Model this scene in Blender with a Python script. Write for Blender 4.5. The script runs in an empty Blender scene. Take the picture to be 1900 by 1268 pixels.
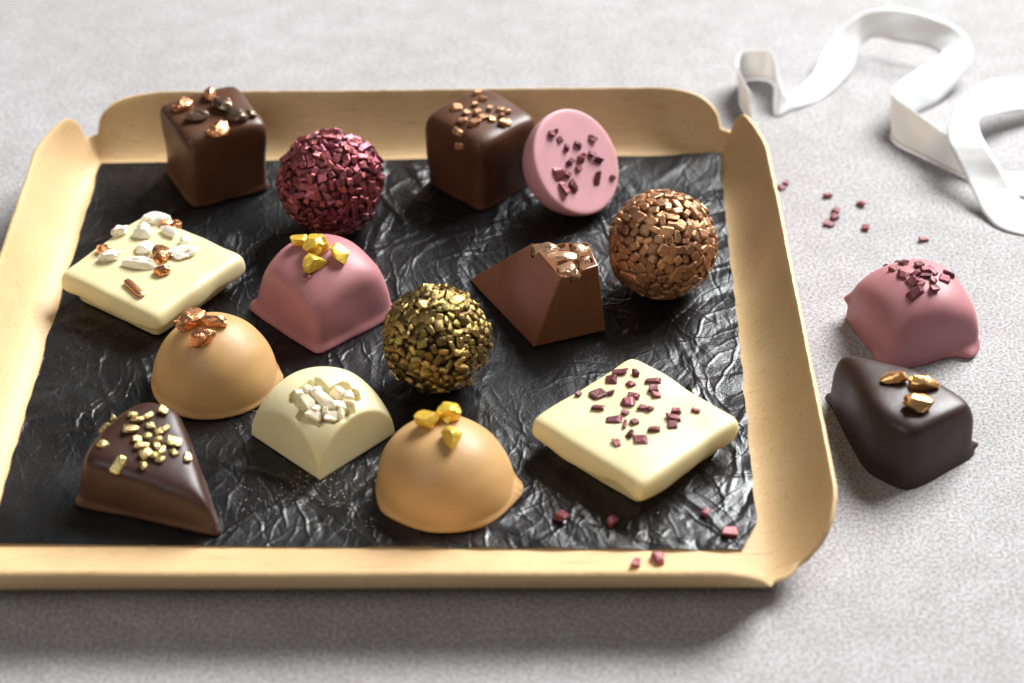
import bpy, bmesh, math, random
import numpy as np
from mathutils import Vector, Matrix, noise
from mathutils.bvhtree import BVHTree

random.seed(7); rng = np.random.default_rng(7)
CM = 0.01                                   # all lengths below are in centimetres
scene = bpy.context.scene
col = scene.collection

# ------------------------------------------------------------------ camera
PITCH = math.radians(37.0); DIST = 62.0; FPX = 4557.0; CX, CY = 950.0, 634.0
CAM = np.array([0.0, -DIST*math.cos(PITCH), DIST*math.sin(PITCH)])
cd = bpy.data.cameras.new('camera'); cam = bpy.data.objects.new('camera', cd); col.objects.link(cam)
cam.location = tuple(CAM*CM); cam.rotation_euler = (math.pi/2 - PITCH, 0, 0)
cd.sensor_width = 36; cd.lens = 36*FPX/1900; cd.clip_start = 0.01; cd.clip_end = 50
cd.dof.use_dof = True; cd.dof.aperture_fstop = 10.0; cd.dof.aperture_blades = 7
cd.dof.focus_distance = 0.605
scene.camera = cam

# ------------------------------------------------------------------ light
w = bpy.data.worlds.new('World'); scene.world = w; w.use_nodes = True
w.node_tree.nodes['Background'].inputs[0].default_value = (1.0, 0.98, 0.96, 1)
w.node_tree.nodes['Background'].inputs[1].default_value = 0.085
def area(name, loc, target, sx, sy, power, color=(1, 1, 1)):
    l = bpy.data.lights.new(name, 'AREA'); l.shape = 'RECTANGLE'; l.size = sx*CM; l.size_y = sy*CM
    l.energy = power; l.color = color
    o = bpy.data.objects.new(name, l); col.objects.link(o)
    o.location = Vector(loc)*CM
    o.rotation_euler = (Vector(target)-Vector(loc)).to_track_quat('-Z', 'Y').to_euler()
    return o
area('window_light', (91, 110, 124), (-2, 0, 0), 110, 86, 109.0, (0.985, 0.99, 1.0))
area('reflector_light', (-50, -60, 75), (0, 0, 0), 70, 50, 3.2, (1.0, 0.98, 0.95))
scene.view_settings.view_transform = 'Standard'; scene.view_settings.look = 'None'
scene.view_settings.exposure = 0.0; scene.view_settings.gamma = 1.0
scene.view_settings.use_curve_mapping = False
scene.cycles.use_denoising = True

# ------------------------------------------------------------------ helpers
UPV = np.array([0, math.sin(PITCH), math.cos(PITCH)]); FWD = np.array([0, math.cos(PITCH), -math.sin(PITCH)])
def ray(px, py):
    d = FWD + np.array([1.0, 0, 0])*(px-CX)/FPX + UPV*(CY-py)/FPX
    return d/np.linalg.norm(d)
def on(px, py, z=0.0):                      # the point of the horizontal plane z seen in direction (px, py)
    d = ray(px, py)
    return CAM + d*((z-CAM[2])/d[2])

def link(name, me, parent=None, loc=(0, 0, 0), mat=None):
    o = bpy.data.objects.new(name, me); col.objects.link(o)
    if parent is not None: o.parent = parent
    o.location = Vector(loc)*CM
    if mat is not None:
        me.materials.clear(); me.materials.append(mat)
    return o
def mesh(name, v, f, smooth=True):
    me = bpy.data.meshes.new(name)
    me.from_pydata([tuple(x) for x in np.asarray(v)*CM], [], [tuple(int(i) for i in q) for q in f])
    if smooth: me.shade_smooth()
    me.update()
    return me
def grid_mesh(name, P, smooth=True):        # P[i,j,3]
    n, m = P.shape[:2]
    idx = np.arange(n*m).reshape(n, m)
    f = np.stack([idx[:-1, :-1], idx[1:, :-1], idx[1:, 1:], idx[:-1, 1:]], -1).reshape(-1, 4)
    return mesh(name, P.reshape(-1, 3), f, smooth)
def tag(o, label, cat, group=None, kind=None):
    if label: o['label'] = label
    if cat: o['category'] = cat
    if group: o['group'] = group
    if kind: o['kind'] = kind
    return o
def thing(name, loc, label, cat, group=None):
    o = bpy.data.objects.new(name, None); col.objects.link(o)
    o.location = Vector(loc)*CM; o.empty_display_size = 0.005
    return tag(o, label, cat, group)

# ------------------------------------------------------------------ materials
def mat(name, base, rough=0.4, metal=0.0, sss=0.0, spec=0.5, coat=0.0, var=0.0, hue=0.0,
        noise_scale=400, noise_amt=0.0, bump=0.0, bump_scale=600, bump_dist=0.0003, rough_var=0.0, sss_r=(1, .6, .35)):
    m = bpy.data.materials.new(name); m.use_nodes = True
    nt = m.node_tree; b = nt.nodes['Principled BSDF']; L = nt.links.new
    b.inputs['Roughness'].default_value = rough; b.inputs['Metallic'].default_value = metal
    b.inputs['Specular IOR Level'].default_value = spec
    b.inputs['Subsurface Weight'].default_value = sss
    b.inputs['Subsurface Radius'].default_value = sss_r
    b.inputs['Subsurface Scale'].default_value = 0.0025
    b.inputs['Coat Weight'].default_value = coat; b.inputs['Coat Roughness'].default_value = 0.15
    tc = nt.nodes.new('ShaderNodeTexCoord')
    rgb = nt.nodes.new('ShaderNodeRGB'); rgb.outputs[0].default_value = (*base, 1)
    out = rgb.outputs[0]
    if var or hue:                           # each piece its own tint
        oi = nt.nodes.new('ShaderNodeObjectInfo')
        hs = nt.nodes.new('ShaderNodeHueSaturation')
        mr = nt.nodes.new('ShaderNodeMapRange'); mr.inputs['To Min'].default_value = 1-var; mr.inputs['To Max'].default_value = 1+var
        L(oi.outputs['Random'], mr.inputs['Value']); L(mr.outputs[0], hs.inputs['Value'])
        ma = nt.nodes.new('ShaderNodeMath'); ma.operation = 'MULTIPLY'; ma.inputs[1].default_value = 7.13
        fr = nt.nodes.new('ShaderNodeMath'); fr.operation = 'FRACT'
        mh = nt.nodes.new('ShaderNodeMapRange'); mh.inputs['To Min'].default_value = 0.5-hue; mh.inputs['To Max'].default_value = 0.5+hue
        L(oi.outputs['Random'], ma.inputs[0]); L(ma.outputs[0], fr.inputs[0]); L(fr.outputs[0], mh.inputs['Value']); L(mh.outputs[0], hs.inputs['Hue'])
        L(out, hs.inputs['Color']); out = hs.outputs[0]
    if noise_amt:
        n = nt.nodes.new('ShaderNodeTexNoise'); n.inputs['Scale'].default_value = noise_scale; n.inputs['Detail'].default_value = 4
        L(tc.outputs['Object'], n.inputs['Vector'])
        hs = nt.nodes.new('ShaderNodeHueSaturation')
        mr = nt.nodes.new('ShaderNodeMapRange'); mr.inputs['From Min'].default_value = .3; mr.inputs['From Max'].default_value = .7
        mr.inputs['To Min'].default_value = 1-noise_amt; mr.inputs['To Max'].default_value = 1+noise_amt
        L(n.outputs[0], mr.inputs['Value']); L(mr.outputs[0], hs.inputs['Value']); L(out, hs.inputs['Color']); out = hs.outputs[0]
    L(out, b.inputs['Base Color'])
    if rough_var:
        n = nt.nodes.new('ShaderNodeTexNoise'); n.inputs['Scale'].default_value = 90; n.inputs['Detail'].default_value = 3
        L(tc.outputs['Object'], n.inputs['Vector'])
        mr = nt.nodes.new('ShaderNodeMapRange'); mr.inputs['From Min'].default_value = .3; mr.inputs['From Max'].default_value = .7
        mr.inputs['To Min'].default_value = rough-rough_var; mr.inputs['To Max'].default_value = rough+rough_var
        L(n.outputs[0], mr.inputs['Value']); L(mr.outputs[0], b.inputs['Roughness'])
    if bump:
        n = nt.nodes.new('ShaderNodeTexNoise'); n.inputs['Scale'].default_value = bump_scale; n.inputs['Detail'].default_value = 4
        L(tc.outputs['Object'], n.inputs['Vector'])
        bp = nt.nodes.new('ShaderNodeBump'); bp.inputs['Strength'].default_value = bump; bp.inputs['Distance'].default_value = bump_dist
        L(n.outputs[0], bp.inputs['Height']); last = bp.outputs[0]
        if sss and base[0] < .7 and bump_scale < 600:   # chocolate: sparse tiny pits and a slow unevenness of the coating
            for sc, lo_, hi_, st, ds in ((900, .70, .76, .25, -.0001), (45, .2, .8, .25, .0012)):
                n = nt.nodes.new('ShaderNodeTexNoise'); n.inputs['Scale'].default_value = sc; n.inputs['Detail'].default_value = 1
                L(tc.outputs['Object'], n.inputs['Vector'])
                mr = nt.nodes.new('ShaderNodeMapRange'); mr.inputs['From Min'].default_value = lo_; mr.inputs['From Max'].default_value = hi_; L(n.outputs[0], mr.inputs['Value'])
                b2 = nt.nodes.new('ShaderNodeBump'); b2.inputs['Strength'].default_value = st; b2.inputs['Distance'].default_value = abs(ds); b2.invert = ds < 0
                L(mr.outputs[0], b2.inputs['Height']); L(last, b2.inputs['Normal']); last = b2.outputs[0]
        L(last, b.inputs['Normal'])
    return m

M = {}
SP = .36
M['milk'] = mat('milk_chocolate', (0.080, 0.033, 0.015), .40, spec=SP, sss=.15, noise_amt=.10, noise_scale=150, bump=.25, bump_scale=300, rough_var=.06)
M['pyramid'] = mat('moulded_chocolate', (0.190, 0.078, 0.034), .24, sss=.15, noise_amt=.06, noise_scale=200, bump=.15, bump_scale=500, rough_var=.05)
M['dark'] = mat('dark_chocolate', (0.040, 0.015, 0.009), .40, spec=SP, sss=.1, noise_amt=.10, noise_scale=150, bump=.25, bump_scale=300, rough_var=.06)
M['bitter'] = mat('bitter_chocolate', (0.036, 0.0175, 0.013), .42, spec=SP, sss=.1, noise_amt=.10, noise_scale=150, bump=.25, bump_scale=300, rough_var=.06)
M['ruby'] = mat('ruby_chocolate', (0.41, 0.172, 0.182), .48, spec=SP, sss=.25, noise_amt=.05, noise_scale=120, bump=.2, bump_scale=300, rough_var=.05)
M['ruby_face'] = mat('ruby_chocolate_matt', (0.56, 0.29, 0.31), .52, spec=SP, sss=.25, noise_amt=.04, noise_scale=120, bump=.15, bump_scale=400)
M['tan'] = mat('caramel_chocolate', (0.48, 0.285, 0.115), .48, spec=SP, sss=.25, noise_amt=.05, noise_scale=120, bump=.2, bump_scale=300, rough_var=.05)
M['white'] = mat('white_chocolate', (0.66, 0.585, 0.335), .40, spec=SP, sss=.35, noise_amt=.03, noise_scale=120, bump=.2, bump_scale=250, rough_var=.06, sss_r=(1, .8, .4))
M['ivory'] = mat('ivory_chocolate', (0.72, 0.65, 0.39), .38, spec=.4, sss=.3, noise_amt=.03, noise_scale=120, bump=.15, bump_scale=250, sss_r=(1, .8, .4))
M['copper'] = mat('copper_sugar', (0.74, 0.34, 0.16), .26, metal=.9, var=.15, hue=.01, bump=.5, bump_scale=700)
M['bronze_dark'] = mat('dark_bronze_nut', (0.16, 0.10, 0.07), .25, metal=.7, var=.3, bump=.5, bump_scale=700)
M['pearl'] = mat('pearl_sugar', (0.86, 0.82, 0.70), .25, metal=.06, sss=.15, coat=.5, var=.08, bump=.5, bump_scale=700)
M['cream'] = mat('cream_sugar', (0.84, 0.76, 0.56), .35, metal=.08, sss=.2, coat=.3, var=.08, bump=.5, bump_scale=700)
M['brown'] = mat('brown_sugar', (0.42, 0.25, 0.15), .30, metal=.55, var=.25, bump=.5, bump_scale=700)
M['yellow'] = mat('yellow_gold_sugar', (0.80, 0.53, 0.07), .36, metal=.45, var=.10, bump=.5, bump_scale=900, noise_amt=.15, noise_scale=500)
M['gold_nugget'] = mat('gold_sugar', (0.90, 0.50, 0.20), .28, metal=.9, var=.1, bump=.4, bump_scale=700)
M['gold_chip'] = mat('gold_chip', (0.32, 0.225, 0.080), .24, metal=.9, var=.65, hue=.015, noise_amt=.35, noise_scale=900, bump=.5, bump_scale=1200)
M['pale_gold_chip'] = mat('pale_gold_chip', (0.56, 0.44, 0.19), .26, metal=.85, var=.35, hue=.015, noise_amt=.25, noise_scale=900, bump=.5, bump_scale=1200)
M['copper_chip'] = mat('copper_chip', (0.44, 0.225, 0.11), .36, metal=.65, var=.30, hue=.008, noise_amt=.15, noise_scale=900, bump=.4, bump_scale=900)
M['ruby_chip'] = mat('ruby_chip', (0.26, 0.070, 0.080), .26, metal=.75, var=.45, hue=.012, noise_amt=.15, noise_scale=900, bump=.4, bump_scale=900)
M['maroon_chip'] = mat('maroon_chip', (0.16, 0.040, 0.045), .38, metal=.35, var=.40, hue=.01, noise_amt=.2, noise_scale=900, bump=.4, bump_scale=900)
M['rose_chip'] = mat('rose_chip', (0.20, 0.050, 0.055), .40, metal=.2, var=.25, hue=.01, noise_amt=.15, noise_scale=900, bump=.4, bump_scale=900)
M['crumb'] = mat('sugar_crumb', (0.75, 0.68, 0.55), .5)

def table_mat():
    m = bpy.data.materials.new('grey_stone'); m.use_nodes = True; nt = m.node_tree; L = nt.links.new
    b = nt.nodes['Principled BSDF']; b.inputs['Roughness'].default_value = .7; b.inputs['Specular IOR Level'].default_value = .3
    tc = nt.nodes.new('ShaderNodeTexCoord')
    def nz(s, d, r=.55):
        n = nt.nodes.new('ShaderNodeTexNoise'); n.inputs['Scale'].default_value = s; n.inputs['Detail'].default_value = d
        n.inputs['Roughness'].default_value = r; L(tc.outputs['Object'], n.inputs['Vector']); return n
    fine, big, mid = nz(1250, 2, .8), nz(16, 5), nz(110, 5)
    r1 = nt.nodes.new('ShaderNodeValToRGB'); e = r1.color_ramp.elements
    e[0].position = .38; e[0].color = (.27, .192, .19, 1); e[1].position = .63; e[1].color = (.49, .492, .50, 1)
    e2 = r1.color_ramp.elements.new(.47); e2.color = (.335, .335, .337, 1)
    L(fine.outputs[0], r1.inputs[0])
    r2 = nt.nodes.new('ShaderNodeValToRGB'); e = r2.color_ramp.elements
    e[0].position = .3; e[0].color = (.88, .875, .865, 1); e[1].position = .7; e[1].color = (1, 1, 1, 1)
    L(big.outputs[0], r2.inputs[0])
    r3 = nt.nodes.new('ShaderNodeValToRGB'); e = r3.color_ramp.elements
    e[0].position = .35; e[0].color = (.88, .877, .87, 1); e[1].position = .65; e[1].color = (1, 1, 1, 1)
    L(mid.outputs[0], r3.inputs[0])
    m1 = nt.nodes.new('ShaderNodeMix'); m1.data_type = 'RGBA'; m1.blend_type = 'MULTIPLY'; m1.inputs[0].default_value = 1
    L(r1.outputs[0], m1.inputs[6]); L(r2.outputs[0], m1.inputs[7])
    m2 = nt.nodes.new('ShaderNodeMix'); m2.data_type = 'RGBA'; m2.blend_type = 'MULTIPLY'; m2.inputs[0].default_value = 1
    L(m1.outputs[2], m2.inputs[6]); L(r3.outputs[0], m2.inputs[7])
    L(m2.outputs[2], b.inputs['Base Color'])
    bp = nt.nodes.new('ShaderNodeBump'); bp.inputs['Strength'].default_value = .2; bp.inputs['Distance'].default_value = .0002
    L(fine.outputs[0], bp.inputs['Height']); L(bp.outputs[0], b.inputs['Normal'])
    return m
M['table'] = table_mat()

def leaf_mat():
    m = bpy.data.materials.new('pressed_palm_leaf'); m.use_nodes = True; nt = m.node_tree; L = nt.links.new
    b = nt.nodes['Principled BSDF']; b.inputs['Roughness'].default_value = .5; b.inputs['Specular IOR Level'].default_value = .35
    tc = nt.nodes.new('ShaderNodeTexCoord'); mp = nt.nodes.new('ShaderNodeMapping'); mp.inputs['Scale'].default_value = (1, 14, 14)
    L(tc.outputs['Object'], mp.inputs['Vector'])
    n = nt.nodes.new('ShaderNodeTexNoise'); n.inputs['Scale'].default_value = 260; n.inputs['Detail'].default_value = 5
    L(mp.outputs[0], n.inputs['Vector'])
    r = nt.nodes.new('ShaderNodeValToRGB'); e = r.color_ramp.elements
    e[0].position = .28; e[0].color = (.58, .385, .185, 1); e[1].position = .68; e[1].color = (.70, .50, .270, 1)
    L(n.outputs[0], r.inputs[0])
    n2 = nt.nodes.new('ShaderNodeTexNoise'); n2.inputs['Scale'].default_value = 35; n2.inputs['Detail'].default_value = 4
    L(tc.outputs['Object'], n2.inputs['Vector'])
    r2 = nt.nodes.new('ShaderNodeValToRGB'); e = r2.color_ramp.elements
    e[0].position = .3; e[0].color = (.86, .82, .76, 1); e[1].position = .65; e[1].color = (1, 1, 1, 1)
    L(n2.outputs[0], r2.inputs[0])
    mx = nt.nodes.new('ShaderNodeMix'); mx.data_type = 'RGBA'; mx.blend_type = 'MULTIPLY'; mx.inputs[0].default_value = 1
    L(r.outputs[0], mx.inputs[6]); L(r2.outputs[0], mx.inputs[7]); L(mx.outputs[2], b.inputs['Base Color'])
    mp3 = nt.nodes.new('ShaderNodeMapping'); mp3.inputs['Scale'].default_value = (60, 900, 900); mp3.inputs['Rotation'].default_value = (0, 0, .25); L(tc.outputs['Object'], mp3.inputs['Vector'])
    n3 = nt.nodes.new('ShaderNodeTexNoise'); n3.inputs['Scale'].default_value = 1.0; n3.inputs['Detail'].default_value = 3; L(mp3.outputs[0], n3.inputs['Vector'])
    r3 = nt.nodes.new('ShaderNodeValToRGB'); e = r3.color_ramp.elements
    e[0].position = .60; e[0].color = (1, 1, 1, 1); e[1].position = .74; e[1].color = (.62, .52, .42, 1); L(n3.outputs[0], r3.inputs[0])
    mx3 = nt.nodes.new('ShaderNodeMix'); mx3.data_type = 'RGBA'; mx3.blend_type = 'MULTIPLY'; mx3.inputs[0].default_value = .55
    L(mx.outputs[2], mx3.inputs[6]); L(r3.outputs[0], mx3.inputs[7]); L(mx3.outputs[2], b.inputs['Base Color'])
    bp = nt.nodes.new('ShaderNodeBump'); bp.inputs['Strength'].default_value = .18; bp.inputs['Distance'].default_value = .0002
    L(n.outputs[0], bp.inputs['Height']); L(bp.outputs[0], b.inputs['Normal'])
    return m
M['leaf'] = leaf_mat()
def paper_mat():
    m = bpy.data.materials.new('black_tissue'); m.use_nodes = True; nt = m.node_tree; L = nt.links.new
    b = nt.nodes['Principled BSDF']; b.inputs['Base Color'].default_value = (.006, .006, .0065, 1); b.inputs['Specular IOR Level'].default_value = .45
    tc = nt.nodes.new('ShaderNodeTexCoord')
    def nz(s, d, r=.5):
        n = nt.nodes.new('ShaderNodeTexNoise'); n.inputs['Scale'].default_value = s; n.inputs['Detail'].default_value = d; n.inputs['Roughness'].default_value = r
        L(tc.outputs['Object'], n.inputs['Vector']); return n
    nr = nz(45, 3); mr = nt.nodes.new('ShaderNodeMapRange'); mr.inputs['From Min'].default_value = .35; mr.inputs['From Max'].default_value = .65
    mr.inputs['To Min'].default_value = .26; mr.inputs['To Max'].default_value = .40; L(nr.outputs[0], mr.inputs['Value']); L(mr.outputs[0], b.inputs['Roughness'])
    # warped cell edges = fine crumple lines
    nd = nz(60, 3); vm = nt.nodes.new('ShaderNodeVectorMath'); vm.operation = 'MULTIPLY_ADD'; vm.inputs[1].default_value = (.03, .03, .03)
    L(nd.outputs['Color'], vm.inputs[0]); L(tc.outputs['Object'], vm.inputs[2])
    hs = None
    for sc, amt in ((55, 1.0), (190, .22)):
        vo = nt.nodes.new('ShaderNodeTexVoronoi'); vo.feature = 'F1'; vo.inputs['Scale'].default_value = sc; L(vm.outputs[0], vo.inputs['Vector'])
        k = nt.nodes.new('ShaderNodeMath'); k.operation = 'MULTIPLY'; k.inputs[1].default_value = amt; L(vo.outputs['Distance'], k.inputs[0])
        if hs is None: hs = k.outputs[0]
        else:
            ad = nt.nodes.new('ShaderNodeMath'); L(hs, ad.inputs[0]); L(k.outputs[0], ad.inputs[1]); hs = ad.outputs[0]
    nm = nz(28, 2); mm = nt.nodes.new('ShaderNodeMapRange'); mm.inputs['From Min'].default_value = .42; mm.inputs['From Max'].default_value = .66
    L(nm.outputs[0], mm.inputs['Value']); mu = nt.nodes.new('ShaderNodeMath'); mu.operation = 'MULTIPLY'; L(hs, mu.inputs[0]); L(mm.outputs[0], mu.inputs[1]); hs = mu.outputs[0]
    b1 = nt.nodes.new('ShaderNodeBump'); b1.inputs['Strength'].default_value = .22; b1.inputs['Distance'].default_value = .0022; L(hs, b1.inputs['Height'])
    fine = nz(1500, 3, .6); b2 = nt.nodes.new('ShaderNodeBump'); b2.inputs['Strength'].default_value = .4; b2.inputs['Distance'].default_value = .0002
    L(fine.outputs[0], b2.inputs['Height']); L(b1.outputs[0], b2.inputs['Normal']); L(b2.outputs[0], b.inputs['Normal'])
    return m
M['paper'] = paper_mat()
M['ribbon'] = mat('white_cotton', (0.80, 0.80, 0.79), .8, spec=.2, sss=.2, noise_amt=.04, noise_scale=60, bump=.4, bump_scale=1800, bump_dist=.0003)

# ------------------------------------------------------------------ table
tb = grid_mesh('tabletop', np.array([[[-150, -150, 0], [-150, 150, 0]], [[150, -150, 0], [150, 150, 0]]], float), False)
t = link('tabletop', tb, mat=M['table']); t['kind'] = 'structure'; t['label'] = 'pale grey speckled stone table top'

# ------------------------------------------------------------------ tray
ZF = 0.22                                    # tray floor
ZP = 0.29                                    # paper the pralines stand on
def lerp(a, b, t): return a+(b-a)*t
def make_tray():
    C = [on(-32, 1070, ZF), on(1420, 1064, ZF), on(1336, 286, ZF), on(184, 298, ZF)]   # FL FR BR BL
    # per side: (height, lean) at start and end, end-rounding radii, notch heights
    sides = [((1.35, 1.3), (1.25, 1.3), .8, 1.2),     # front  FL->FR
             ((1.58, 1.55), (1.58, .95), 1.4, .6),    # right  FR->BR
             ((1.42, 1.25), (1.42, 1.30), .85, .75),  # back   BR->BL
             ((1.66, 1.15), (1.60, 1.35), .6, 1.0)]   # left   BL->FL
    notch = [.35, .28, .42, .42]             # at the corner that starts each side
    cols = []                                # (base point, direction, h, L, tmax)
    for k in range(4):
        a, b = C[k], C[(k+1) % 4]; ln = np.linalg.norm(b-a); d = (b-a)/ln; nrm = np.array([d[1], -d[0], 0])
        (h0, l0), (h1, l1), r0, r1 = sides[k]; n0, n1 = notch[k], notch[(k+1) % 4]
        us = np.unique(np.concatenate([np.linspace(0, 1.6, 22), np.linspace(1.6, ln-1.6, 220), np.linspace(ln-1.6, ln, 22)]))
        for u in us:
            e0 = min(u/r0, 1); e1 = min((ln-u)/r1, 1)
            p = min(n0+(1-n0)*math.sqrt(max(0, 1-(1-e0)**2)), n1+(1-n1)*math.sqrt(max(0, 1-(1-e1)**2)))
            p *= 1+.014*noise.noise(Vector((u*.35, k*7.7, 0)))+.010*noise.noise(Vector((u*2.3, k*3.1, 5)))+.010*noise.noise(Vector((u*8.5, k*3.1, 8)))
            lean_w = .02*noise.noise(Vector((u*.25, k*5.3, 9)))
            s = u/ln
            lf = min(1, .38+.62*math.sin(min(1, (ln-u)/2.4)*math.pi/2)) if k == 1 else min(1, .38+.62*math.sin(min(1, u/2.4)*math.pi/2)) if k == 3 else min(1, .38+.62*math.sin(min(1, min(u, ln-u)/2.0)*math.pi/2)) if k == 2 else 1
            cols.append((a+d*u, nrm, lerp(h0, h1, s), (lerp(l0, l1, s)+lean_w)*lf, math.sqrt(p)))
        # corner fan
        d2 = C[(k+2) % 4]-b; d2 /= np.linalg.norm(d2); n2 = np.array([d2[1], -d2[0], 0])
        nk = (k+1) % 4
        h2, l2 = sides[nk][0]
        for q in range(1, 7):
            f = q/7; nn = nrm*(1-f)+n2*f; nn /= np.linalg.norm(nn)
            cols.append((b, nn, lerp(h1, h2, f), lerp(l1, l2, f)*(.38 if k in (1, 2) else .8 if k == 0 else 1), math.sqrt(n1)*(1-.03*math.sin(math.pi*f))))
    NT = 14; n = len(cols); V = []; F = []
    for (bp, dr, h, Lk, tm) in cols:
        for i in range(NT+1):
            t = tm*i/NT
            o = 2*t*(1-t)*.55*Lk + t*t*Lk; z = t*t*h + 2*t*(1-t)*.04*h
            V.append(bp+dr*o+np.array([0, 0, z]))
    m1 = NT+1
    for k in range(n):
        k2 = (k+1) % n
        for i in range(NT):
            F.append((k*m1+i, k2*m1+i, k2*m1+i+1, k*m1+i+1))
    # floor: rings shrinking to the middle
    cen = sum(C)/4; prev = [k*m1 for k in range(n)]
    for s in (.93, .8, .5):
        cur = []
        for k in range(n):
            p = cen+(cols[k][0]-cen)*s; cur.append(len(V)); V.append(p)
        for k in range(n):
            k2 = (k+1) % n
            F.append((prev[k], cur[k], cur[k2], prev[k2]))
        prev = cur
    ci = len(V); V.append(cen)
    for k in range(n): F.append((prev[k], ci, prev[(k+1) % n]))
    origin = np.array([cen[0], cen[1], 0])
    me = mesh('tray', np.array(V)-origin, F)
    bm = bmesh.new(); bm.from_mesh(me); bmesh.ops.remove_doubles(bm, verts=bm.verts, dist=1e-6)
    bmesh.ops.recalc_face_normals(bm, faces=bm.faces)
    if sum(f.normal.z*f.calc_area() for f in bm.faces) < 0: bmesh.ops.reverse_faces(bm, faces=bm.faces)
    bm.to_mesh(me); bm.free(); me.shade_smooth()
    o = link('serving_tray', me, loc=origin, mat=M['leaf'])
    so = o.modifiers.new('thickness', 'SOLIDIFY'); so.thickness = .10*CM; so.offset = -1; so.use_quality_normals = True
    bv = o.modifiers.new('edge', 'BEVEL'); bv.width = .03*CM; bv.segments = 2; bv.limit_method = 'ANGLE'; bv.angle_limit = math.radians(50)
    tag(o, 'shallow pale tan palm leaf tray with notched corners under the black paper', 'tray')
make_tray()

# ------------------------------------------------------------------ black tissue paper
def make_paper():
    n, m = 800, 660
    c = [on(-24, 1008, ZP), on(1410, 1019, ZP), on(1336, 287, ZP), on(187, 302, ZP)]
    u, v = np.meshgrid(np.linspace(0, 1, n), np.linspace(0, 1, m), indexing='ij')
    # clipped near right corner
    s = (1-u)/.022+v/.058
    k = np.clip(1-s, 0, None); u = u-k*.022*.5; v = v+k*.058*.5
    P = ((1-u)*(1-v))[..., None]*c[0]+(u*(1-v))[..., None]*c[1]+(u*v)[..., None]*c[2]+((1-u)*v)[..., None]*c[3]
    x, y = P[..., 0].copy(), P[..., 1].copy()
    r = np.random.default_rng(3)
    def wob(f, ph):
        return np.sin(f*x+ph+1.3*np.sin(.7*f*y+ph*2))*np.cos(f*.83*y+ph*1.7+1.1*np.sin(.6*f*x))
    z = np.zeros_like(x); wx = x+.25*wob(.7, 1); wy = y+.25*wob(.6, 2)
    for i in range(16):                       # broad folded facets
        a = r.uniform(0, math.pi); f = r.uniform(.12, .55); ph = r.uniform(0, 1)
        ww = (wx*math.cos(a)+wy*math.sin(a))*f+ph+.12*wob(r.uniform(.2, .5), i)
        tri = np.abs((ww % 1)-.5)*2
        z += .012/f**.6*np.clip(.4+.9*wob(r.uniform(.2, .45), i*1.9+3), 0, 1.2)*(tri-.5)
    msk = np.clip(.62+.55*wob(.42, 2.2)+.35*(u-.5), .18, 1.15)
    for i in range(4200):                     # creases: thin roof-shaped ridges fading at both ends, most of them running away from the viewer
        ci, cj = r.integers(0, n), r.integers(0, m); a = math.pi/2+r.normal()*.55 if i % 4 else r.uniform(0, math.pi)
        ln = r.uniform(.10, .6) if i % 6 else r.uniform(.6, 1.8); wd = r.uniform(.028, .065) if i % 9 else r.uniform(.10, .24)
        hw = int((ln*2.2+wd*4)/(20.0/n))+2; si = slice(max(0, ci-hw), ci+hw); sj = slice(max(0, cj-hw), cj+hw)
        dx, dy = wx[si, sj]-wx[ci, cj], wy[si, sj]-wy[ci, cj]
        al = dx*math.cos(a)+dy*math.sin(a); ac = -dx*math.sin(a)+dy*math.cos(a)+.10*np.sin(al*2.2+i)+.02*np.sin(al*9+i*2)
        z[si, sj] += r.uniform(-.6, 1)*wd*(.48 if wd < .1 else .34)*msk[ci, cj]*np.clip(1-np.abs(ac)/wd, 0, 1)*np.exp(-(al/ln)**2)
    # pleats along the near edge and at the right
    edge = np.exp(-v/.04)
    z += edge*.06*(np.abs(((wx*.8+wy*.7) % 1)-.5)*2-.4)*np.clip((u-.35)*4, 0, 1)
    edge = np.exp(-(1-u)/.03)
    z += edge*.05*(np.abs(((wy*.8-wx*.5) % 1)-.5)*2-.3)
    z += .16*np.exp(-((1-u)/.05)**2-((1-v)/.06)**2)
    z = np.tanh(z/.13)*.11
    P[..., 2] = np.maximum(ZP-.02+z, ZF+.012+.02*z)
    P[0, :, 0] += .05*wob(3, 8)[0]; P[-1, :, 0] += .03*wob(4, 8)[-1]
    org = P.reshape(-1, 3).mean(0); org[2] = ZF
    o = link('tissue_paper', grid_mesh('tissue_paper', P-org), loc=org, mat=M['paper'])
    tag(o, 'crinkled glossy black tissue paper lining the tray', 'paper')
make_paper()

# ------------------------------------------------------------------ praline bodies: rounded solids meshed along rays from their middle
def cube_dirs(n):
    g = np.tan(np.linspace(-math.pi/4, math.pi/4, n)); a, b = np.meshgrid(g, g, indexing='ij'); one = np.ones_like(a)
    V = []; F = []; idx = np.arange(n*n).reshape(n, n)
    q = np.stack([idx[:-1, :-1], idx[1:, :-1], idx[1:, 1:], idx[:-1, 1:]], -1).reshape(-1, 4)
    for k, (p, fl) in enumerate([((a, b, one), 0), ((a, b, -one), 1), ((one, a, b), 0), ((-one, a, b), 1), ((b, one, a), 0), ((b, -one, a), 1)]):
        V.append(np.stack(p, -1).reshape(-1, 3)); F.append((q[:, ::-1] if fl else q)+k*n*n)
    V = np.concatenate(V); F = np.concatenate(F)
    V /= np.linalg.norm(V, axis=1)[:, None]
    key = np.round(V*1e5).astype(np.int64); _, first, inv = np.unique(key, axis=0, return_index=True, return_inverse=True)
    return V[first], inv.reshape(-1)[F]
DIRS = {}
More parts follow.
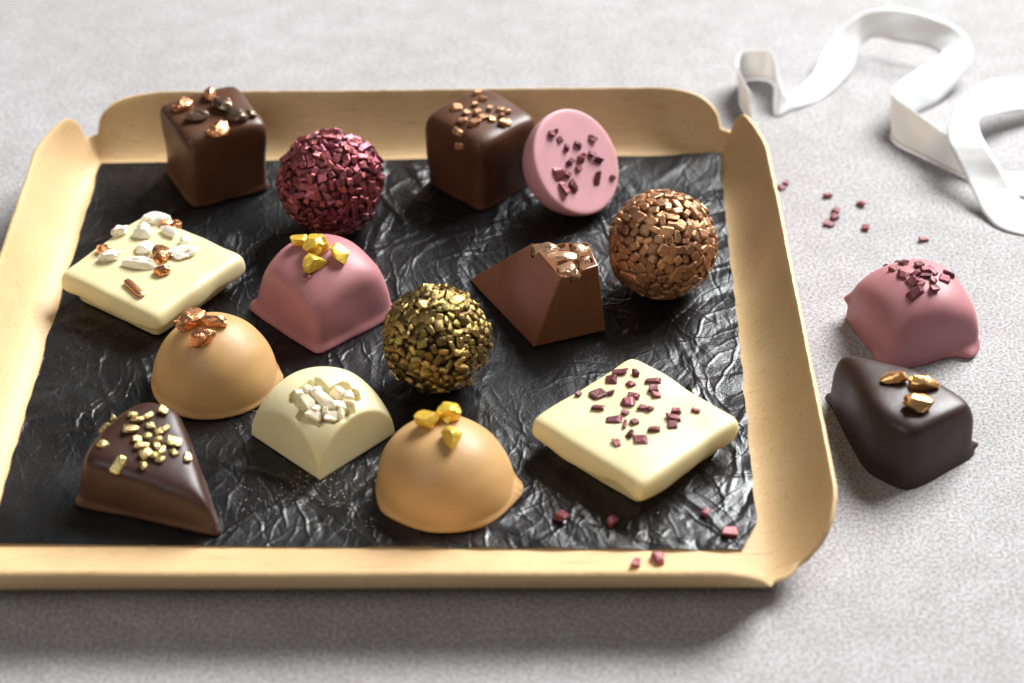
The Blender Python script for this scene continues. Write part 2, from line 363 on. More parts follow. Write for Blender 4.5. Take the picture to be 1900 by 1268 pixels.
def body_mesh(name, sdf, center, n=66, rmax=4.5):
    if n not in DIRS: DIRS[n] = cube_dirs(n)
    D, F = DIRS[n]; c = np.array(center, float)
    lo = np.zeros(len(D)); hi = np.full(len(D), rmax); found = np.zeros(len(D), bool)
    st = rmax/60
    for i in range(1, 61):
        t = i*st; f = sdf(c+D*t)
        newly = (~found) & (f > 0)
        lo[newly] = t-st; hi[newly] = t; found |= newly
        if found.all(): break
    for _ in range(14):
        mid = (lo+hi)/2; f = sdf(c+D*mid[:, None]); ins = f <= 0
        lo = np.where(ins, mid, lo); hi = np.where(ins, hi, mid)
    return c+D*((lo+hi)/2)[:, None], F
def smax(vals, r):                            # rounded maximum, r ~ edge radius
    m = np.max(vals, axis=0)
    return m+r*np.log(np.sum(np.exp((np.array(vals)-m)/r), axis=0))
def smin(a, b, r):
    h = np.clip(.5+.5*(b-a)/r, 0, 1)
    return b*(1-h)+a*h-r*h*(1-h)
def poly_planes(pts, slope=0.0, grow=0.0):    # outward planes of a convex counter-clockwise polygon; slope > 0 narrows upward
    out = []
    for i in range(len(pts)):
        a, b = np.array(pts[i][:2]), np.array(pts[(i+1) % len(pts)][:2]); d = b-a; d /= np.linalg.norm(d)
        n2 = np.array([d[1], -d[0]]); sl = slope[i] if isinstance(slope, (list, tuple)) else slope
        cz = math.sqrt(1-sl*sl)
        out.append((np.array([n2[0]*cz, n2[1]*cz, sl]), float(n2@a)*cz+grow))
    return out
def pl(p, planes): return [p@n-d for n, d in planes]
def square(side, rot):
    h = side/2; c, s = math.cos(rot), math.sin(rot)
    return [(x*c-y*s, x*s+y*c) for x, y in ((-h, -h), (h, -h), (h, h), (-h, h))]
def wobble(p, a, f=1.5, ph=0.0):
    return .35*a*np.sin(4.3*p[:, 0]+ph*3+1.5*np.sin(3.1*p[:, 2]))*np.sin(3.7*p[:, 1]+2.9*p[:, 2]+ph)+a*(np.sin(f*p[:, 0]+ph+np.sin(f*p[:, 1]*.9+ph))*np.cos(f*.9*p[:, 1]+ph*1.3)+.6*np.sin(f*1.7*p[:, 2]+f*1.3*p[:, 0]+ph*2))
def blob(p, c, r):                            # ellipsoid
    q = (p-np.array(c))/np.array(r); k = np.linalg.norm(q, axis=1)
    return (k-1)*min(r)

class Body:
    """one praline: an empty at its base, the coating mesh, and a way to set pieces on it"""
    def __init__(s, name, loc, label, cat, part, V, F, material, group=None):
        s.loc = np.array(loc, float); s.root = thing(name, loc, label, cat, group)
        s.me = mesh(part, V, F); s.obj = link(part, s.me, s.root, mat=material)
        s.bvh = BVHTree.FromPolygons([tuple(v) for v in V], [tuple(int(i) for i in f) for f in F])
    def hit(s, px, py):
        d = ray(px, py); o = CAM-s.loc
        h = s.bvh.ray_cast(Vector(o), Vector(d))
        if h[0] is None:
            h2 = s.bvh.find_nearest(Vector(on(px, py, s.loc[2]+1.3)-s.loc)); return np.array(h2[0]), np.array(h2[1])
        n = np.array(h[1]); n = n if n@d < 0 else -n
        return np.array(h[0]), n
def orient(n, yaw, tilt=0.0, tilt_dir=0.0):
    n = Vector(n).normalized(); q = n.to_track_quat('Z', 'Y')
    m = q.to_matrix()@Matrix.Rotation(yaw, 3, 'Z')
    if tilt: m = m@Matrix.Rotation(tilt, 3, Vector((math.cos(tilt_dir), math.sin(tilt_dir), 0)))
    return m.to_euler()
def screen_yaw(n, ang):                       # yaw that points the long axis along an in-picture angle (degrees, counter-clockwise from right)
    n = Vector(n).normalized()
    t = Vector((math.cos(math.radians(ang)), 0, 0))+Vector(UPV)*math.sin(math.radians(ang))
    t = t-n*t.dot(n)
    q = n.to_track_quat('Z', 'Y').to_matrix(); l = q.inverted()@t
    return math.atan2(l.y, l.x)
def piece(name, me, parent, pos, rot, scale, material=None):
    o = bpy.data.objects.new(name, me); col.objects.link(o); o.parent = parent
    o.location = Vector(pos)*CM; o.rotation_euler = rot; o.scale = scale
    return o

# ------------------------------------------------------------------ chips and nuggets (unit size: about 1 cm, scaled on use)
def chip_mesh(name, seed, material, smooth, bev=.2, jit=.16):
    r = random.Random(seed); bm = bmesh.new(); bmesh.ops.create_cube(bm, size=1.0)
    for v in bm.verts: v.co += Vector((r.uniform(-jit, jit), r.uniform(-jit, jit), r.uniform(-jit, jit)))
    bmesh.ops.bevel(bm, geom=list(bm.edges), offset=bev*r.uniform(.8, 1.1), segments=1, affect='EDGES', profile=.5)
    for v in bm.verts: v.co *= CM
    me = bpy.data.meshes.new(name); bm.to_mesh(me); bm.free()
    if smooth: me.shade_smooth()
    me.materials.append(material)
    return me
def nugget_mesh(name, seed, material, lump=.28, facet=.0):
    r = random.Random(seed); bm = bmesh.new(); bmesh.ops.create_icosphere(bm, subdivisions=3, radius=.5)
    off = Vector((r.uniform(0, 50), r.uniform(0, 50), r.uniform(0, 50)))
    planes = [(Vector((r.gauss(0, 1), r.gauss(0, 1), r.gauss(0, 1))).normalized(), r.uniform(.27, .42)) for _ in range(14)]
    for v in bm.verts:
        p = v.co.copy(); k = 1+lump*noise.noise(p*2.2+off)+lump*.6*noise.noise(p*5+off)
        q = p*k
        for n, d in planes:
            e = q.dot(n)-d
            if e > 0: q -= n*e*facet
        v.co = q*CM
    me = bpy.data.meshes.new(name); bm.to_mesh(me); bm.free(); me.shade_smooth(); me.set_sharp_from_angle(angle=math.radians(24)); me.materials.append(material)
    return me
CH = {k: [chip_mesh('chip', 100*i+j, M[k], sm, bev, jit) for j in range(9)] for i, (k, sm, bev, jit) in enumerate(
    [('gold_chip', True, .13, .20), ('copper_chip', False, .19, .17), ('ruby_chip', False, .12, .20), ('maroon_chip', False, .12, .27), ('rose_chip', False, .14, .26), ('pale_gold_chip', True, .15, .22)])}
NG = {k: [nugget_mesh('nugget', 500+100*i+j, M[k], lu, fa) for j in range(6)] for i, (k, lu, fa) in enumerate(
    [('copper', .55, .7), ('bronze_dark', .40, .5), ('pearl', .6, .7), ('yellow', .40, .9), ('gold_nugget', .45, .92), ('cream', .40, .85), ('brown', .45, .5)])}

NG['cream'] = [chip_mesh('crumb', 900+j, M['cream'], False, .17, .24) for j in range(6)]

def chips_on(body, kind, pts, size=.2, name='chip', thick=.5):
    for i, e in enumerate(pts):
        px, py = e[:2]; sc = e[2] if len(e) > 2 else 1.0
        pos, n = body.hit(px, py); me = CH[kind][i % 9]
        sx = size*sc*random.uniform(.8, 1.4); sy = size*sc*random.uniform(.55, 1.0); sz = size*thick*random.uniform(.8, 1.2)
        yaw = screen_yaw(n, e[3]) if len(e) > 3 else random.uniform(0, 6.28)
        piece(name, me, body.root, pos+n*sz*.32, orient(n, yaw, random.uniform(-.3, .3), random.uniform(0, 6)), (sx, sy, sz))
def nuggets_on(body, pts, sink=.25, name='nugget'):
    for i, (px, py, kind, lx, ly, lz, ang) in enumerate(pts):
        pos, n = body.hit(px, py+lz*sink*45); me = NG[kind][i % 6]
        piece(name, me, body.root, pos+n*lz*sink, orient(n, screen_yaw(n, ang), random.uniform(-.15, .15), 1.0), (lx*1.14, ly*1.14, lz*1.1))
def Z(pts, ox, oy, s): return [(ox+e[0]*s, oy+e[1]*s, *e[2:]) for e in pts]

# ---- truffle balls rolled in chips
def truffle(name, px, py, R, kind, size, tilt, N, label, core_mat, seed, flat):
    r = np.random.default_rng(seed); c = on(px, py, ZP+R); loc = np.array([c[0], c[1], ZP-.02])
    rc = R-.13
    root = thing(name, loc, label, 'truffle', 'truffle balls rolled in chips')
    V, F = body_mesh('core', lambda p: np.linalg.norm(p, axis=1)-rc, (0, 0, 0), 30)
    V = V*(1+.012*np.sin(V[:, :1]*5)*np.cos(V[:, 1:2]*4))
    link('core', mesh('core', V+[0, 0, R], F), root, mat=core_mat)
    P = r.normal(size=(N, 3)); P /= np.linalg.norm(P, axis=1)[:, None]
    for _ in range(45):                       # even them out
        d = P[:, None]-P[None]; d2 = (d**2).sum(-1)+np.eye(N)*9
        f = (d/(d2**2)[..., None]*(d2 < .12)[..., None]).sum(1)
        ln = np.linalg.norm(f, axis=1)[:, None]+1e-9
        P += f/ln*np.minimum(ln*1e-5*3, .015); P /= np.linalg.norm(P, axis=1)[:, None]
    toward = CAM-(loc+[0, 0, R]); toward /= np.linalg.norm(toward)
    order = np.argsort(-(P@toward)); bm = bmesh.new()
    for rank, i in enumerate(order):
        n = P[i]; sz = size*r.uniform(.45, .7)*flat; sx = size*r.uniform(.7, 1.4); sy = size*r.uniform(.55, 1.05)
        pos = n*(rc+sz*.25+r.uniform(-.03, .055)+.03*math.sin(n[0]*5+seed)*math.cos(n[2]*4+n[1]*3))+[0, 0, R]
        rot = orient(n, r.uniform(0, 6.28), r.normal()*tilt, r.uniform(0, 6.28)); me = CH[kind][rank % 9]
        if rank < 300: piece('chip', me, root, pos, rot, (sx, sy, sz))
        else:
            k = len(bm.verts); bm.from_mesh(me); bm.verts.ensure_lookup_table()
            mx = Matrix.LocRotScale(Vector(pos)*CM, rot, Vector((sx, sy, sz)))
            for v in bm.verts[k:]: v.co = mx@v.co
    me = bpy.data.meshes.new('chip_layer'); bm.to_mesh(me); bm.free(); me.shade_smooth(); me.materials.append(M[kind])
    o = link('chip_layer', me, root); o['kind'] = 'stuff'
M['core_ruby'] = mat('core_ruby', (.05, .014, .016), .5); M['core_dark'] = mat('core_dark', (.018, .010, .006), .5); M['core_milk'] = mat('core_milk', (.06, .026, .012), .5)
truffle('truffle_ball', 615, 338, 1.40, 'ruby_chip', .245, .32, 450, 'round truffle covered in shiny dark red chips', M['core_ruby'], 1, 1.0)
truffle('truffle_ball', 1230, 453, 1.38, 'copper_chip', .285, .10, 370, 'round truffle covered in copper brown chips near the right tray wall', M['core_milk'], 2, .9)
truffle('truffle_ball', 810, 628, 1.32, 'gold_chip', .225, .40, 460, 'round truffle covered in dark gold chips in the middle of the tray', M['core_dark'], 3, 1.0)

# ---- tall cubes
def cube_praline(cx, cy, rot, side, H, label, ph):
    loc = on(cx, cy, ZP)
    pls = poly_planes(square(side, rot), slope=-.035, grow=.03)
    def sdf(p):
        f = smax(pl(p, pls)+[p[:, 2]-H-.05+.05*(p[:, 0]**2+p[:, 1]**2)], .125)
        g = np.maximum(f-.035, p[:, 2]-.10+wobble(p, .06, 2.2, ph))
        f = smin(f, g, .06)+wobble(p, .026, 1.9, ph)
        return smax([f, -p[:, 2]], .03)
    V, F = body_mesh('coating', sdf, (0, 0, H*.45))
    return Body('cube_praline', loc, label, 'praline', 'coating', V, F, M['milk'])
b = cube_praline(403, 334, math.radians(27), 2.14, 2.24, 'milk chocolate cube with copper and dark nuggets on top', 1.0)
nuggets_on(b, Z([(250, 225, 'copper', .55, .4, .3, 10), (335, 300, 'bronze_dark', .66, .42, .32, 35), (430, 150, 'copper', .5, .42, .4, -60),
                 (515, 220, 'bronze_dark', .75, .42, .42, -50), (640, 300, 'bronze_dark', .65, .5, .32, -10), (735, 285, 'bronze_dark', .28, .3, .2, 60),
                 (505, 405, 'copper', .62, .48, .28, -10)], 280, 140, .2526))
b = cube_praline(894, 337, math.radians(45), 2.12, 2.22, 'milk chocolate cube with small copper chips on top beside the half sphere', 2.3)
chips_on(b, 'copper_chip', Z([(400, 115), (430, 145), (280, 195, 1.3), (385, 180), (330, 225, 1.2), (400, 225, 1.2), (470, 195, 1.2), (530, 210), (575, 225, .9), (315, 275, 1.2), (380, 285, 1.3),
                              (430, 255), (485, 262, 1.4), (540, 250), (550, 290), (580, 285), (285, 335, 1.2), (298, 410, 1.2)], 760, 140, .3158), .2, thick=.7)

# ---- half sphere standing against the cube
def half_sphere():
    R = 1.46; c = on(1071, 300, ZP+R); loc = np.array([c[0], c[1], ZP])
    nrm = np.array([.60, -.51, .62]); nrm /= np.linalg.norm(nrm)
    def sdf(p):
        q = p-[0, 0, R]; s = np.linalg.norm(q, axis=1)-R; e = q@nrm-.0
        return smax([s, e], .03)
    V, F = body_mesh('shell', sdf, np.array([0, 0, R])-nrm*.6, 72)
    b = Body('half_sphere_praline', loc, 'pink half sphere standing on edge against a chocolate cube, flat face with red chips', 'praline', 'shell', V, F, M['ruby_face'])
    chips_on(b, 'maroon_chip', Z([(830, 345, 1.2), (848, 340), (882, 378), (915, 420, 1.2), (988, 405, 1.1), (1070, 375, 1.1), (940, 510, 1.2), (1000, 500, 1.2), (1012, 475), (1065, 465, 1.1),
                                  (1105, 500, 1.2), (990, 550), (880, 585, 1.4), (925, 580), (905, 670, 1.4, -60), (960, 650, 1.2), (1100, 605, 1.4, 70), (1190, 600)], 760, 140, .3158), .19, thick=.6)
half_sphere()

# ---- flat white squares
def square_praline(cx, cy, rot, side, label, ph):
    top = 1.02; loc = on(cx, cy, ZP+top); loc[2] = ZP
    tile = poly_planes(square(side, rot), slope=[.10]*4, grow=.1)
    base = poly_planes(square(side-.75, rot), slope=-.22, grow=.05)
    def sdf(p):
        bow = .035*(p[:, 0]**2+p[:, 1]**2)/4
        f = smax(pl(p, tile)+[p[:, 2]-top+bow, .36+wobble(p, .06, 1.7, ph)-p[:, 2]], .105)
        g = smax(pl(p, base)+[p[:, 2]-.75], .08)
        f = smin(f, g, .16)+wobble(p, .02, 1.8, ph)
        return smax([f, -p[:, 2]], .02)
    V, F = body_mesh('coating', sdf, (0, 0, .52), 84)
    return Body('square_praline', loc, label, 'praline', 'coating', V, F, M['white'], None)
b = square_praline(1180, 771, math.radians(45), 3.52, 'flat white chocolate square with scattered dark red chips', .5)
chips_on(b, 'maroon_chip', Z([(757, 667, 1.5, 0), (828, 673, 1.3), (718, 700, 1.4, -15), (800, 720, 1.3), (903, 702, 1.3, 0), (908, 742, 1.2, 0), (920, 765, 1.4, 0), (570, 767, 1.0), (655, 763, 1.9, 45), (715, 760, 1.0, 20),
                              (657, 827, 1.3, -25), (818, 775, 1.3, -25), (793, 807, 1.5, 10), (725, 877, 1.3, -5), (778, 850, 1.1), (855, 825, 1.0), (888, 830, 1.1), (822, 890, 1.3), (778, 903, 1.1, 80), (803, 947, 1.3, 70),
                              (850, 968, 1.4, 0), (747, 985, 1.2), (908, 922, 1.4, 0), (1010, 843, 1.4, 0), (998, 872, 1.2, 0), (995, 905, 1.4, -10), (1100, 838, .9, -40)], 840, 420, .41), .175, thick=.6)
b = square_praline(281, 484, math.radians(-36), 3.40, 'flat white chocolate square with pearl white and copper nuggets', 1.9)
nuggets_on(b, Z([(815, 185, 'pearl', .7, .45, .35, 20), (565, 280, 'pearl', .48, .38, .32, 50), (730, 285, 'pearl', .55, .48, .38, 10), (745, 395, 'pearl', .5, .4, .32, 40), (930, 280, 'pearl', .5, .36, .32, -70),
                 (1025, 430, 'pearl', .68, .46, .32, 5), (1045, 345, 'pearl', .36, .3, .3, 60), (490, 460, 'pearl', .62, .38, .32, 25), (700, 515, 'pearl', .95, .34, .3, -6),
                 (440, 350, 'copper', .46, .34, .28, -35), (905, 215, 'copper', .4, .3, .25, 70), (970, 235, 'copper', .34, .28, .22, -30), (880, 440, 'copper', .68, .46, .36, 75), (875, 568, 'copper', .5, .4, .3, 10)], 80, 360, .2526))
pos, nn = b.hit(80+670*.2526, 360+705*.2526)
piece('stick', chip_mesh('stick', 77, M['copper'], True, .2, .04), b.root, pos+nn*.05, orient(nn, screen_yaw(nn, -63)), (.78, .2, .14))

# ---- caramel domes
def dome(cx, cy, R, H, label, ph, lean, tips):
    loc = on(cx, cy, ZP)
    def sdf(p):
        sh = p[:, :2]-np.array(lean)*(p[:, 2:3]/H)
        q = np.stack([sh[:, 0]/R, sh[:, 1]/R, p[:, 2]/H], -1)
        k = (np.abs(np.linalg.norm(q[:, :2], axis=1))**2.15+np.abs(q[:, 2])**2.0)**(1/2.1)
        f = (k-1)*min(R, H)
        a = np.arctan2(p[:, 1], p[:, 0]); rr = np.linalg.norm(p[:, :2], axis=1)
        lip = sum(am*np.exp(-((np.abs((a-a0+math.pi) % (2*math.pi)-math.pi))/wd)**2) for a0, am, wd in tips)
        foot = smax([rr-(R+.03+.02*np.sin(3*a+ph)+.012*np.sin(7*a+ph)+lip), p[:, 2]-.06-lip*1.0], .02)
        f = smin(f, foot, .13)
        f = f+wobble(p, .018, 1.5, ph)
        return smax([f, -p[:, 2]], .02)
    V, F = body_mesh('coating', sdf, (0, 0, H*.4), 72)
    return Body('dome_praline', loc, label, 'praline', 'coating', V, F, M['tan'])
b = dome(401, 706, 1.52, 1.70, 'caramel brown dome with three copper nuggets', .4, (-.02, 0), [(-.05, .09, .18), (-2.2, .04, .4)])
nuggets_on(b, Z([(700, 100, 'copper', .80, .5, .42, 30), (798, 110, 'copper', .78, .36, .34, -12), (745, 188, 'copper', .56, .52, .4, 60)], 120, 560, .347), .3)
b = dome(829, 903, 1.62, 1.68, 'caramel brown dome with three yellow nuggets nearest the front tray edge', 2.1, (-.10, 0), [(-.12, .13, .26), (-2.55, .09, .25), (-1.2, .03, .5)])
nuggets_on(b, Z([(1190, 418, 'yellow', .56, .50, .48, 20), (1330, 372, 'yellow', .66, .50, .5, -50), (1345, 507, 'yellow', .52, .42, .42, -80)], 440, 660, .2947), .35)

# ---- sail-vault pralines (a sphere over a square)
def vault(name, cx, cy, rot, side, H, zc, label, m, round_, ph, tips, foot, n=72, slope=.05):
    loc = on(cx, cy, ZP if cx < 1500 else 0.0); rc = side/2*1.4142
    k = H-zc; R = (rc*rc+k*k)/(2*k)            # sphere through the corners at zc and the top at H
    planes = poly_planes(square(side, rot), slope=slope, grow=round_*.9)
    fpl = poly_planes(square(side, rot), slope=0, grow=round_*.9+foot)
    def sdf(p):
        s = np.linalg.norm(p-np.array([0, 0, H-R]), axis=1)-R
        f = smax(pl(p, planes)+[s], round_)
        if foot:
            f = smin(f, smax(pl(p, fpl)+[p[:, 2]-.08], .06), .22)
        for tp, tr in tips: f = smin(f, blob(p, tp, tr), .2)
        if ph: f = f+wobble(p, .028, 1.7, ph)
        return smax([f, -p[:, 2]], .015)
    V, F = body_mesh('coating', sdf, (0, 0, H*.4), n)
    return Body(name, loc, label, 'praline', 'coating', V, F, m)
b = vault('pillow_praline', 603, 577, math.radians(43), 2.45, 1.95, .80, 'rounded pink praline with yellow nuggets on top inside the tray', M['ruby'], .12, 1.2,
          [((-1.66, .06, .14), (.16, .10, .08))], .03)
nuggets_on(b, Z([(435, 190, 'yellow', .42, .5, .4, 70), (553, 208, 'yellow', .78, .60, .5, -25), (520, 328, 'yellow', .58, .5, .4, 30), (712, 275, 'yellow', .56, .58, .36, -40)], 440, 400, .268), .32)
chips_on(b, 'rose_chip', Z([(487, 418, 1.1)], 440, 400, .268), .15, thick=.8)
b = vault('pillow_praline', 1690, 617, math.radians(21), 2.45, 1.85, .80, 'rounded pink praline with dark red chips standing on the grey table', M['ruby'], .13, 2.6,
          [((-1.42, .66, .58), (.26, .10, .09)), ((1.25, -.85, .1), (.3, .35, .14)), ((-.75, -1.2, .08), (.3, .2, .12))], .0)
chips_on(b, 'maroon_chip', Z([(415, 118, 1.2), (378, 138), (465, 132, 1.2), (415, 158, 1.5), (460, 190, 1.4), (540, 142, 1.3, 45), (525, 185, 1.3), (570, 165, 1.2), (605, 170, 1.4, -70), (575, 195, 1.3), (610, 215, 1.1),
                              (515, 222, 1.4, 40), (555, 232, 1.5), (530, 278, 1.6), (615, 260, 1.3, -80), (685, 187, 1.2, -10), (665, 210, 1.6, -30)], 1500, 440, .3784), .165, thick=.7)
b = vault('vault_praline', 600, 806, math.radians(46), 2.42, 1.58, .22, 'cream white four-cornered vaulted praline with pearl nuggets sunk in its top', M['ivory'], .012, 0, [], 0, 110, .08)
cav = [(a, b_, k, lx*.56, ly*.56, lz*.85, an) for a, b_, k, lx, ly, lz, an in Z([(395, 235, 'cream', .45, .35, .36, 20), (447, 205, 'cream', .42, .36, .36, 60), (440, 290, 'cream', .62, .42, .36, -50), (540, 262, 'cream', 1.15, .52, .42, -62), (470, 372, 'cream', .66, .4, .36, -20),
         (590, 378, 'cream', .42, .46, .36, 80), (650, 222, 'cream', .56, .44, .4, 45), (705, 245, 'cream', .48, .36, .36, 20), (650, 312, 'cream', .5, .3, .34, 0), (655, 358, 'cream', .42, .36, .36, 60), (500, 215, 'cream', .4, .3, .34, 30), (600, 300, 'cream', .36, .3, .34, 10), (500, 330, 'cream', .4, .3, .34, 70), (555, 345, 'cream', .3, .3, .34, 0)], 440, 660, .2947)]
def carve(body, specs, grow, sink):           # hollow the body where the pieces sit, then sit them in the hollow
    tmp = []
    for i, (px, py, kind, lx, ly, lz, ang) in enumerate(specs):
        pos, n = body.hit(px, py); me = NG[kind][i % 6]; rot = orient(n, screen_yaw(n, ang), .1*math.sin(i*2.1), 1.0)
        c = piece('nugget', me, body.root, pos-n*lz*sink, rot, (lx, ly, lz))
        k = piece('cutter', NG[kind][(i+3) % 6].copy(), None, body.loc+pos+n*.08, rot, (lx*grow+.08, ly*grow+.08, lz*2.1)); tmp.append(k)
    bpy.context.view_layer.update()
    for k in tmp:
        md = body.obj.modifiers.new('hollow', 'BOOLEAN'); md.operation = 'DIFFERENCE'; md.solver = 'EXACT'; md.object = k
    dg = bpy.context.evaluated_depsgraph_get(); me = bpy.data.meshes.new_from_object(body.obj.evaluated_get(dg))
    body.obj.modifiers.clear(); mt = body.me.materials[0]; body.obj.data = me; me.materials.clear(); me.materials.append(mt)
    for p in me.polygons: p.material_index = 0
    me.shade_smooth(); me.set_sharp_from_angle(angle=math.radians(38))
    for p in me.polygons:
        if p.area > 2e-6: p.use_smooth = False
    for k in tmp: bpy.data.objects.remove(k)
carve(b, cav, 1.7, .30)

# ---- moulded pyramid with a nugget-filled top
def pyramid():
    H = 1.95
    B = [on(x, y, ZP) for x, y in ((870, 519), (990, 645), (1125, 614), (1010, 505))]
    T = [on(x, y, ZP+H) for x, y in ((985, 452), (1040, 515), (1110, 492), (1092, 450))]
    loc = sum(B)/4
    bm = bmesh.new(); vs = [bm.verts.new(tuple(p-loc)) for p in B+T]
    for f in ((3, 2, 1, 0), (4, 5, 6, 7), (0, 1, 5, 4), (1, 2, 6, 5), (2, 3, 7, 6), (3, 0, 4, 7)): bm.faces.new([vs[i] for i in f])
    bmesh.ops.recalc_face_normals(bm, faces=bm.faces)
    bmesh.ops.bevel(bm, geom=list(bm.edges), offset=.035, segments=2, affect='EDGES', profile=.5)
    bmesh.ops.triangulate(bm, faces=[f for f in bm.faces if len(f.verts) > 4])
    bm.verts.index_update(); V = np.array([v.co[:] for v in bm.verts]); F = [[v.index for v in f.verts] for f in bm.faces]; bm.free()
    b = Body('pyramid_praline', loc, 'sharp-edged milk chocolate pyramid with a broken top full of bronze nuggets', 'praline', 'coating', V, F, M['pyramid'])
    b.me.set_sharp_from_angle(angle=math.radians(30))
    carve(b, Z([(430, 92, 'brown', .95, .5, .5, 10), (500, 128, 'brown', .95, .45, .5, -10), (520, 178, 'brown', .7, .6, .5, 10), (578, 98, 'brown', .62, .55, .5, 20), (598, 152, 'brown', .4, .4, .4, 40),
                (505, 205, 'brown', .4, .35, .35, 0), (555, 205, 'brown', .36, .34, .35, 0)], 840, 420, .41), 1.0, .30)
pyramid()

# ---- triangular dark pralines
def triangle(name, tops, zt, z0, label, m, slope, grow, tips, ph, dents=(), round_=.10, tilt=(0, 0)):
    T = [on(x, y, z0+zt) for x, y in tops]; cen = sum(T)/len(T); loc = np.array([cen[0], cen[1], z0])
    pts = [tuple((q-cen)[:2]) for q in T]
    a = (pts[1][0]-pts[0][0])*(pts[2][1]-pts[0][1])-(pts[1][1]-pts[0][1])*(pts[2][0]-pts[0][0])
    if a < 0: pts = pts[::-1]
    side = poly_planes(pts, slope=slope, grow=grow+slope*zt); fpl = poly_planes(pts, slope=0, grow=grow+slope*zt+.02)
    def sdf(p):
        cur = .05*np.linalg.norm(p[:, :2], axis=1)**2
        f = smax(pl(p, side)+[p[:, 2]-zt+cur*.6-.05+tilt[0]*p[:, 0]+tilt[1]*p[:, 1]], round_)
        f = smin(f, smax(pl(p, fpl)+[p[:, 2]-.06], .07), .16)
        for tp, tr in tips: f = smin(f, blob(p, tp, tr), .18)
        for tp, tr, kk in dents: f = -smin(-f, blob(p, tp, tr), kk)
        f = f+wobble(p, .025, 1.6, ph)
        return smax([f, -p[:, 2]], .02)
    V, F = body_mesh('coating', sdf, (0, 0, zt*.45), 78)
    return Body(name, loc, label, 'praline', 'coating', V, F, m)
b = triangle('triangle_praline', ((158, 846), (178, 806), (268, 748), (324, 756), (372, 892)), 1.32, ZP, 'dark chocolate triangle with scattered gold chips at the left of the tray', M['dark'], .13, .12,
             [((1.22, -1.42, .08), (.14, .16, .10))], .9, round_=.15, tilt=(.07, -.10))
chips_on(b, 'pale_gold_chip', Z([(258, 625, 1.4), (195, 670, 1.6, 15), (203, 765, 1.5), (290, 878, 1.7, 65), (360, 612, 1.3, 10), (385, 640, 1.3, 0), (450, 618, 1.3), (523, 593, 1.5, -30), (350, 690, 1.6, 15), (378, 690, 1.2), (455, 668, 1.5, 15),
                            (505, 700, 1.2), (540, 690, 1.2), (385, 738, 1.5, 5), (440, 725, 1.1, -60), (497, 750, 1.3), (583, 757, 1.4, 0), (410, 778, 1.4, 10), (490, 775, 1.3), (520, 800, 1.3), (583, 812, 1.4), (435, 825, 1.5, 45), (505, 848, 1.5, -15),
                            (422, 885, 1.2), (655, 838, 1.4), (475, 830, 1.2)], 120, 560, .347), .165, thick=.8)
b = triangle('triangle_praline', ((1573, 652), (1640, 772), (1692, 794), (1798, 740), (1700, 682)), 1.66, 0.0, 'dark chocolate triangle with three gold nuggets standing on the grey table', M['bitter'], .08, .16,
             [((1.72, -.1, .16), (.18, .12, .07))], 2.2, round_=.15, tilt=(.02, 0))
nuggets_on(b, Z([(425, 695, 'gold_nugget', .68, .42, .32, 15), (550, 715, 'gold_nugget', .74, .5, .4, -30), (548, 825, 'gold_nugget', .72, .54, .4, -5)], 1500, 440, .3784), .3)

